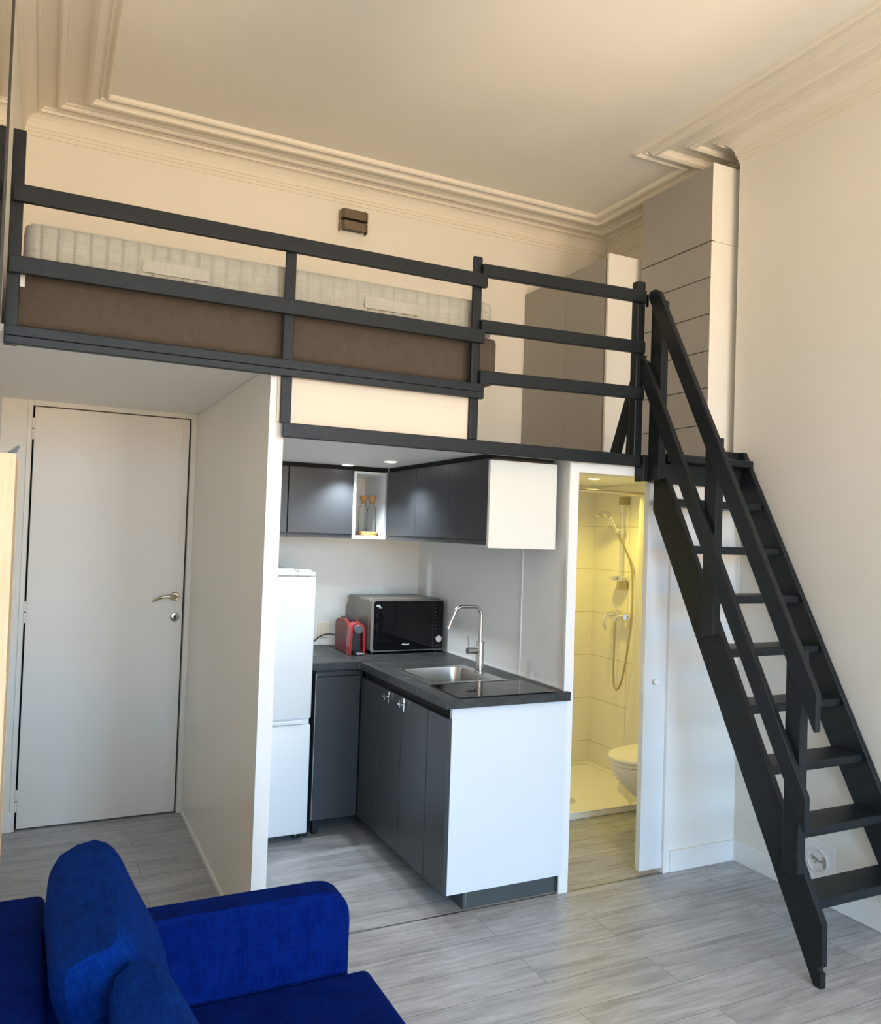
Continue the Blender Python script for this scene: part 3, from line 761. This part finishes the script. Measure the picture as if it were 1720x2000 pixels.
# ------------------------------------------------------------------ bathroom
tr = thing('shower_tray', 'low white shower tray on the bathroom floor', 'shower tray', (2.85, 4.2, 0))
b = MB(); b.box(2.193, 3.499, 3.812, 4.683, .0, .030, .004); b.box(2.193, 3.499, 3.812, 3.86, .030, .040, .004); b.box(3.455, 3.499, 3.86, 4.683, .030, .040, .004); b.box(2.193, 3.455, 4.645, 4.683, .030, .040, .004); b.build('basin', 'tray', tr)
b = MB(); b.lathe([(.050, .0302), (.050, .036), (.042, .040), (.03, .0405)], (2.862, 4.02, 0), n=32); b.build('drain_cover', 'chrome', tr)
o = MB().tube([(2.193, 3.835, 1.862), (3.499, 3.835, 1.862)], .011, 14).build('curtain_rail', 'brass'); tag(o, 'dull metal curtain rail across the shower', 'rail')
# curtain
t = bmesh.new(); nu, nv = 40, 30; G = []
for j in range(nv + 1):
    z = 1.855 - j / nv * 1.80; row = []
    k = j / nv
    for i in range(nu + 1):
        u = i / nu
        xl = 3.155 - .05 * k - (.055 * max(0, (k - .72) / .28)) ; xr = 3.46
        x = xl + (xr - xl) * u
        y = 3.790 + .016 * math.sin(u * 22 + k * 2) * (0.5 + .5 * k) + .010 * math.sin(u * 6 + k * 5) * k
        bot = .135 - .40 * u if u < .25 else .035 + .28 * (u - .25)
        zz_ = 1.855 - k * (1.855 - bot)
        row.append(t.verts.new((x, y, zz_)))
    G.append(row)
for a, c in zip(G, G[1:]):
    for i in range(nu): t.faces.new((a[i], a[i + 1], c[i + 1], c[i]))
m_ = MB(); m_.add(t); o = m_.build('shower_curtain', 'curtain', None, True); tag(o, 'pale translucent shower curtain hanging gathered beside the toilet', 'curtain')
# toilet (wall hung on the right bathroom wall)
tl = thing('toilet', 'white wall-hung toilet with closed lid in the bathroom', 'toilet', (3.2, 3.50, .1))
def tloop(tipx, halfw, z, yc=3.50, xb=3.498, n=28, e=2.3):
    # D-shaped outline: straight at the wall, rounded toward -X
    P = []
    L = xb - tipx; rx = min(L, .34)
    for i in range(n + 1):
        a = PI / 2 + PI * i / n
        P.append((tipx + rx + rx * math.cos(a) if True else 0, yc + halfw * math.copysign(abs(math.sin(a)) ** .85, math.sin(a)), z))
    P.append((xb, yc - halfw * .9, z)); P.append((xb, yc + halfw * .9, z))
    return P
def tloft(secs, name, m):
    t = bmesh.new(); R = [[t.verts.new(p) for p in tloop(*s)] for s in secs]; n = len(R[0])
    for a, c in zip(R, R[1:]):
        for i in range(n): t.faces.new((a[i], a[(i + 1) % n], c[(i + 1) % n], c[i]))
    t.faces.new(R[0][::-1]); t.faces.new(R[-1]); bmesh.ops.recalc_face_normals(t, faces=t.faces[:])
    b = MB(); b.add(t); return b.build(name, m, tl, True)
tloft([(3.30, .10, .085), (3.16, .115, .10), (3.04, .125, .145), (2.93, .145, .21), (2.84, .165, .29), (2.80, .176, .345), (2.792, .180, .375), (2.793, .180, .384)], 'bowl', 'ceramic')
tloft([(2.785, .184, .388), (2.783, .186, .392), (2.783, .186, .402), (2.787, .183, .406)], 'seat', 'ceramic')
tloft([(2.783, .187, .409), (2.780, .190, .413), (2.780, .190, .424), (2.788, .183, .432), (2.83, .15, .437)], 'lid', 'ceramic')
# shower set on the right wall
ss = thing('shower_set', 'chrome shower rail with hand shower, soap dish and mixer on tiled wall', 'shower', (3.45, 4.31, 1.1))
SXw = 3.4995; sxb = 3.445; sy = 4.32
b = MB(); b.tube([(sxb, sy, 1.275), (sxb, sy, 1.868)], .009, 14); b.build('riser_rail', 'chrome', ss)
for z in (1.285, 1.845):
    b = MB(); b.box(sxb - .014, SXw, sy - .017, sy + .017, z - .028, z + .028, .004); b.build('wall_bracket', 'brass', ss)
b = MB(); b.lathe([(.055, 1.323), (.058, 1.330), (.058, 1.345), (.052, 1.345), (.050, 1.334), (.001, 1.334)], (sxb - .02, sy - .0, 0), n=28, cap=False); b.lathe([(.018, 1.312), (.018, 1.35)], (sxb, sy, 0), n=16); b.build('soap_dish', 'chrome', ss)
b = MB(); b.lathe([(.020, 1.632), (.020, 1.672)], (sxb, sy, 0), n=16); b.tube([(sxb, sy, 1.652), (sxb - .05, sy, 1.655)], .013, 12); b.build('slider', 'chrome', ss)
hs = MB(); hs.tube([(sxb - .035, sy + .0, 1.635), (sxb - .075, sy - .012, 1.69), (sxb - .115, sy - .02, 1.735)], [.010, .012, .014], 14)
R_ = Matrix.Rotation(math.radians(-14), 4, 'Y')
hb_ = MB(); hb_.lathe([(.002, .012), (.030, .012), (.052, .004), (.055, -.008), (.05, -.012), (.002, -.012)], (0, 0, 0), n=32, cap=False)
bmesh.ops.transform(hb_.bm, matrix=Matrix.Translation((sxb - .165, sy - .02, 1.752)) @ R_, verts=hb_.bm.verts[:])
me = bpy.data.meshes.new('x'); hb_.bm.to_mesh(me); hs.bm.from_mesh(me); hs.build('hand_shower', 'chrome', ss)
hose = []
for k in range(33):
    u = k / 32
    # catmull through key points
    K = [(sxb - .035, sy, 1.632), (sxb - .02, sy - .03, 1.58), (sxb + .01, sy - .10, 1.42), (sxb + .01, sy - .12, 1.20), (sxb + .0, sy - .115, .98), (sxb - .01, sy - .08, .74), (sxb - .015, sy - .04, .625), (sxb - .02, sy - .005, .61), (sxb - .02, sy + .015, .68), (sxb - .02, sy + .015, .9), (sxb - .02, sy + .015, 1.05)]
    q = u * (len(K) - 1); i = min(int(q), len(K) - 2); f_ = q - i
    p0, p1, p2, p3 = [Vector(K[max(0, min(len(K) - 1, i + d_))]) for d_ in (-1, 0, 1, 2)]
    hose.append(.5 * ((2 * p1) + (-p0 + p2) * f_ + (2 * p0 - 5 * p1 + 4 * p2 - p3) * f_ ** 2 + (-p0 + 3 * p1 - 3 * p2 + p3) * f_ ** 3))
b = MB(); b.tube(hose, .007, 10); b.build('hose', 'brass', ss)
b = MB(); b.tube([(sxb - .01, sy - .075, 1.085), (sxb - .01, sy + .08, 1.085)], .021, 18)
for y in (-.07, .075): b.tube([(sxb - .01, sy + y, 1.085), (SXw, sy + y, 1.085)], [.024, .030], 16)
b.lathe([(.016, 1.05), (.016, 1.085)], (sxb - .02, sy + .015, 0), n=14); b.lathe([(.024, 1.09), (.024, 1.118), (.018, 1.124)], (sxb - .01, sy + .0, 0), n=18)
b.build('mixer_body', 'chrome', ss)
b = MB(); b.tube([(sxb - .025, sy + .02, 1.10), (sxb - .085, sy + .03, 1.095), (sxb - .10, sy + .03, 1.04), (sxb - .085, sy + .03, .995)], [.018, .014, .011, .009], 12); b.build('mixer_lever', 'chrome', ss)

# ------------------------------------------------------------------ wall plate in right wall (round vent set in a square plate)
vp = thing('vent_plate', 'square white wall plate with round recessed fitting low on the wall behind the stair', 'wall plate', (XR, 2.56, .2))
vy, vz = 2.555, .178
b = MB(); b.box(XR - .006, XR - .0005, vy - .085, vy + .085, vz - .078, vz + .085, .002); b.build('plate', 'white_trim', vp)
b = MB(); b.lathe([(.056, -.0065), (.056, -.014), (.050, -.015), (.050, -.0066)], (XR, vy, vz), 'X', 40, cap=False); b.build('ring', 'white_trim', vp)
b = MB()
b.tube([(XR - .009, vy - .030, vz + .022), (XR - .009, vy - .036, vz - .022)], .0042, 8)
b.tube([(XR - .009, vy - .031, vz + .004), (XR - .009, vy - .004, vz - .002), (XR - .009, vy + .012, vz + .010), (XR - .009, vy + .026, vz + .004)], .0036, 8)
b.tube([(XR - .009, vy + .006, vz + .004), (XR - .009, vy + .014, vz - .014)], .0036, 8)
b.tube([(XR - .009, vy + .026, vz + .004), (XR - .009, vy + .030, vz + .018)], .0036, 8)
b.build('symbol', 'greige', vp)
b = MB()
for k in range(5): b.box(XR - .0085, XR - .0065, vy - .016 + k * .008, vy - .012 + k * .008, vz - .046 + (k % 2) * .003, vz - .030)
b.build('small_mark', 'white_trim', vp)

# ------------------------------------------------------------------ mirror and pine cabinet on the left wall
mr = thing('wall_mirror', 'tall dark-framed mirror on the wall beside the loft post', 'mirror', (-.15, 2.3, 1.9))
box('glass', 'mirror', -.1515, -.146, 1.0, 2.865, 1.86, 3.66, 0, mr)
b = MB(); b.box(-.1515, -.142, 2.866, 2.888, 1.84, 3.68, .001); b.box(-.1515, -.142, .98, 2.888, 1.84, 1.858, .001); b.build('frame', 'frame_dark', mr)
sbox('trim_wall_edge', 'white_trim', -.1515, -.1435, 2.905, 2.962, 0, ZC - .13)
pc = thing('pine_cabinet', 'narrow pale pine cabinet standing against the wall by the entry door', 'cabinet', (-.11, 2.6, 0))
box('side_panel', 'pine', -.150, -.0665, 2.400, 2.422, 0, 1.760, .002, pc)
box('side_panel', 'pine', -.150, -.0665, 2.68, 2.70, 0, 1.760, .002, pc)
box('door', 'pine', -.088, -.0675, 2.4235, 2.6785, .02, 1.757, .001, pc)
box('top_panel', 'pine', -.150, -.0885, 2.4225, 2.6795, 1.738, 1.757, .001, pc)
b = MB(); b.box(-.0672, -.0655, 2.41, 2.44, 1.14, 1.19); b.build('hinge', 'steel', pc)
b = MB(); b.prism([(-.094, 1.7605), (-.070, 1.7605), (-.060, 1.783), (-.064, 1.786), (-.079, 1.773)], 'Y', 2.45, 2.462)
o = b.build('metal_clip', 'grey_plastic'); tag(o, 'small grey clip standing on top of the pine cabinet', 'clip')

# ------------------------------------------------------------------ sofa
so_ = thing('sofa', 'blue woven-fabric sofa with square arm facing across the room', 'sofa', (.4, 1.3, 0))
def soft(name, x0, x1, y0, y1, z0, z1, r, m='blue', sg=5):
    b = MB(); b.box(x0, x1, y0, y1, z0, z1, r, sg); return b.build(name, m, so_, True)
soft('backrest', -.138, .043, .25, 2.085, .06, .735, .018)
b = MB()
ao = [(.046, .08), (.046, .655), (.10, .655), (.70, .655), (.735, .645), (.757, .62), (.764, .585), (.764, .08)]
b.prism(ao, 'Y', 2.012, 2.112, .012); b.build('armrest', 'blue', so_, True)
soft('seat', .046, .815, .25, 2.008, .24, .452, .022)
soft('front_rail', .06, .78, .27, 2.0, .06, .238, .01)
for x in (-.05, .70):
    for y in (.4, 1.95):
        b = MB(); b.lathe([(.02, 0), (.026, .06)], (x, y, 0), n=14); b.build('foot', 'black_plastic', so_)

def pillow(w, h, te, bulge, loc, rot, lab):
    """boxed cushion: w along local Y, h along local Z, te = edge thickness, bulge = extra thickness in the middle"""
    t = bmesh.new(); n = 30; G = {}
    for sgn in (1, -1):
        for i in range(n + 1):
            for j in range(n + 1):
                u, v = 2 * i / n - 1, 2 * j / n - 1
                b_ = (max(0, 1 - u * u) ** .6) * (max(0, 1 - v * v) ** .6)
                cn = (abs(u) * abs(v)) ** 6
                rim = max(abs(u), abs(v)) ** 14
                x = sgn * (te / 2 * (1 - .30 * cn - .16 * rim) + bulge / 2 * b_) + .004 * math.sin(u * 5 + v * 4) * b_ + .003 * math.sin(u * 13 - v * 6) * b_
                pu = 1 - .035 * (1 - v * v) * abs(u) ** 4 - .02 * cn; pv = 1 - .035 * (1 - u * u) * abs(v) ** 4 - .02 * cn
                G[(sgn, i, j)] = t.verts.new((x, u * w / 2 * pu, v * h / 2 * pv))
    for sgn in (1, -1):
        for i in range(n):
            for j in range(n):
                t.faces.new((G[(sgn, i, j)], G[(sgn, i + 1, j)], G[(sgn, i + 1, j + 1)], G[(sgn, i, j + 1)]))
    loop = [(i, 0) for i in range(n)] + [(n, j) for j in range(n)] + [(i, n) for i in range(n, 0, -1)] + [(0, j) for j in range(n, 0, -1)]
    mid = {}
    for k, (i, j) in enumerate(loop):
        a_, c_ = G[(1, i, j)].co, G[(-1, i, j)].co; m_ = (a_ + c_) / 2
        out = Vector((0, (2 * i / n - 1) ** 9, (2 * j / n - 1) ** 9)); out = out.normalized() * .006 if out.length > 0 else out
        mid[(i, j)] = t.verts.new(m_ + out)
    for a_, c_ in zip(loop, loop[1:] + loop[:1]):
        t.faces.new((G[(1, *a_)], G[(1, *c_)], mid[c_], mid[a_])); t.faces.new((mid[a_], mid[c_], G[(-1, *c_)], G[(-1, *a_)]))
    bmesh.ops.recalc_face_normals(t, faces=t.faces[:])
    b = MB(); b.add(t); o = b.build('cushion', 'blue_c', None, True)
    o.location = loc; o.rotation_euler = rot
    # stitched end seam with its folded corner, facing the room
    s_ = MB(); s_.tube([(-te * .36, -w / 2 * .965, h * .20), (te * .0, -w / 2 - .0015, h * .24), (te * .36, -w / 2 * .965, h * .31)], .0022, 8)
    sm_ = s_.build('seam', 'blue'); sm_.parent = o
    return tag(o, lab, 'cushion')
pillow(.53, .405, .135, .06, (.172, 1.765, .664), (0, math.radians(-20), 0), 'larger blue cushion leaning on the sofa back, next to the armrest')
pillow(.44, .40, .090, .06, (.248, 1.262, .654), (0, math.radians(-22), math.radians(2)), 'blue cushion farther from the armrest, only its top showing')

# ------------------------------------------------------------------ light
def area(name, loc, rot, sx, sy, power, col, spread=PI):
    l = bpy.data.lights.new(name, 'AREA'); l.shape = 'RECTANGLE'; l.size = sx; l.size_y = sy; l.energy = power; l.color = col; l.spread = spread
    o = bpy.data.objects.new(name, l); o.location = loc; o.rotation_euler = rot; COL.objects.link(o); return o
for i, (a, b_) in enumerate(WX):
    o = area('window_portal', ((a + b_) / 2, YREAR - .16, (WZ[0] + WZ[1]) / 2), (math.radians(90), 0, 0), b_ - a, WZ[1] - WZ[0], 1, (1, 1, 1))
    o.data.cycles.is_portal = True
def spot(loc, power, col, ang=120, blend=.8, r=.025):
    l = bpy.data.lights.new('downlight_beam', 'SPOT'); l.energy = power; l.color = col; l.spot_size = math.radians(ang); l.spot_blend = blend; l.shadow_soft_size = r
    o = bpy.data.objects.new('downlight_beam', l); o.location = loc; COL.objects.link(o)
spot((1.505, 4.235, 1.935), 44, (.86, .95, 1))
spot((1.600, 3.880, 1.935), 34, (.86, .95, 1))
l = bpy.data.lights.new('bathroom_beam', 'SPOT'); l.energy = 27; l.color = (1, .80, .14); l.spot_size = math.radians(165); l.spot_blend = .6; l.shadow_soft_size = .035
o = bpy.data.objects.new('bathroom_beam', l); o.location = (2.975, 4.00, 1.925); COL.objects.link(o)

# added upward sun lamp, no known source, warming a patch of the ceiling
gl_ = bpy.data.lights.new('added_ceiling_sun', 'SUN'); gl_.energy = 2.1; gl_.color = (1, .74, .46); gl_.angle = math.radians(6)
o = bpy.data.objects.new('added_ceiling_sun', gl_); COL.objects.link(o); o.rotation_euler = Vector((-.09, 1, .55)).normalized().to_track_quat('-Z', 'Y').to_euler()
SKY = (8.7, 14.9, 21.8); GROUND = (18.7, 14.1, 9.3)
# daylight outside the windows: blue sky above the horizon, warm sunlit street below it
wd = bpy.data.worlds.new('world'); S.world = wd; wd.use_nodes = True
nt = wd.node_tree; bg = nt.nodes['Background']
tcw = nt.nodes.new('ShaderNodeTexCoord'); spx = nt.nodes.new('ShaderNodeSeparateXYZ'); nt.links.new(tcw.outputs['Generated'], spx.inputs[0])
mr_ = nt.nodes.new('ShaderNodeMapRange'); mr_.inputs['From Min'].default_value = -.03; mr_.inputs['From Max'].default_value = .06
nt.links.new(spx.outputs['Z'], mr_.inputs['Value'])
mxw = nt.nodes.new('ShaderNodeMix'); mxw.data_type = 'RGBA'; mxw.clamp_result = False
nt.links.new(mr_.outputs['Result'], mxw.inputs[0]); mxw.inputs[6].default_value = (*GROUND, 1); mxw.inputs[7].default_value = (*SKY, 1)
nt.links.new(mxw.outputs[2], bg.inputs['Color']); bg.inputs['Strength'].default_value = 1.0

# ------------------------------------------------------------------ camera
cam = bpy.data.cameras.new('camera'); co = bpy.data.objects.new('camera', cam); COL.objects.link(co); S.camera = co
yaw, pit, rol = math.radians(26.0382), math.radians(1.5357), math.radians(1.9121)
fwd = Vector((math.sin(yaw) * math.cos(pit), math.cos(yaw) * math.cos(pit), math.sin(pit)))
rt = Vector((math.cos(yaw), -math.sin(yaw), 0)); up = rt.cross(fwd)
R1 = math.cos(rol) * rt + math.sin(rol) * up; U1 = -math.sin(rol) * rt + math.cos(rol) * up
mt_ = Matrix((R1, U1, -fwd)).transposed().to_4x4(); mt_.translation = Vector((0, 0, 1.5867))
co.matrix_world = mt_
cam.sensor_fit = 'VERTICAL'; cam.sensor_height = 24.; cam.lens = 1591.555 / 2000 * 24.; cam.clip_start = .05

S.view_settings.view_transform = 'Standard'; S.view_settings.look = 'None'; S.view_settings.gamma = 1; S.view_settings.use_curve_mapping = False
S.view_settings.exposure = 0.0
S.cycles.use_denoising = True
S.cycles.max_bounces = 12; S.cycles.diffuse_bounces = 8; S.cycles.glossy_bounces = 4; S.cycles.transmission_bounces = 8; S.cycles.transparent_max_bounces = 8
S.cycles.sample_clamp_indirect = 6
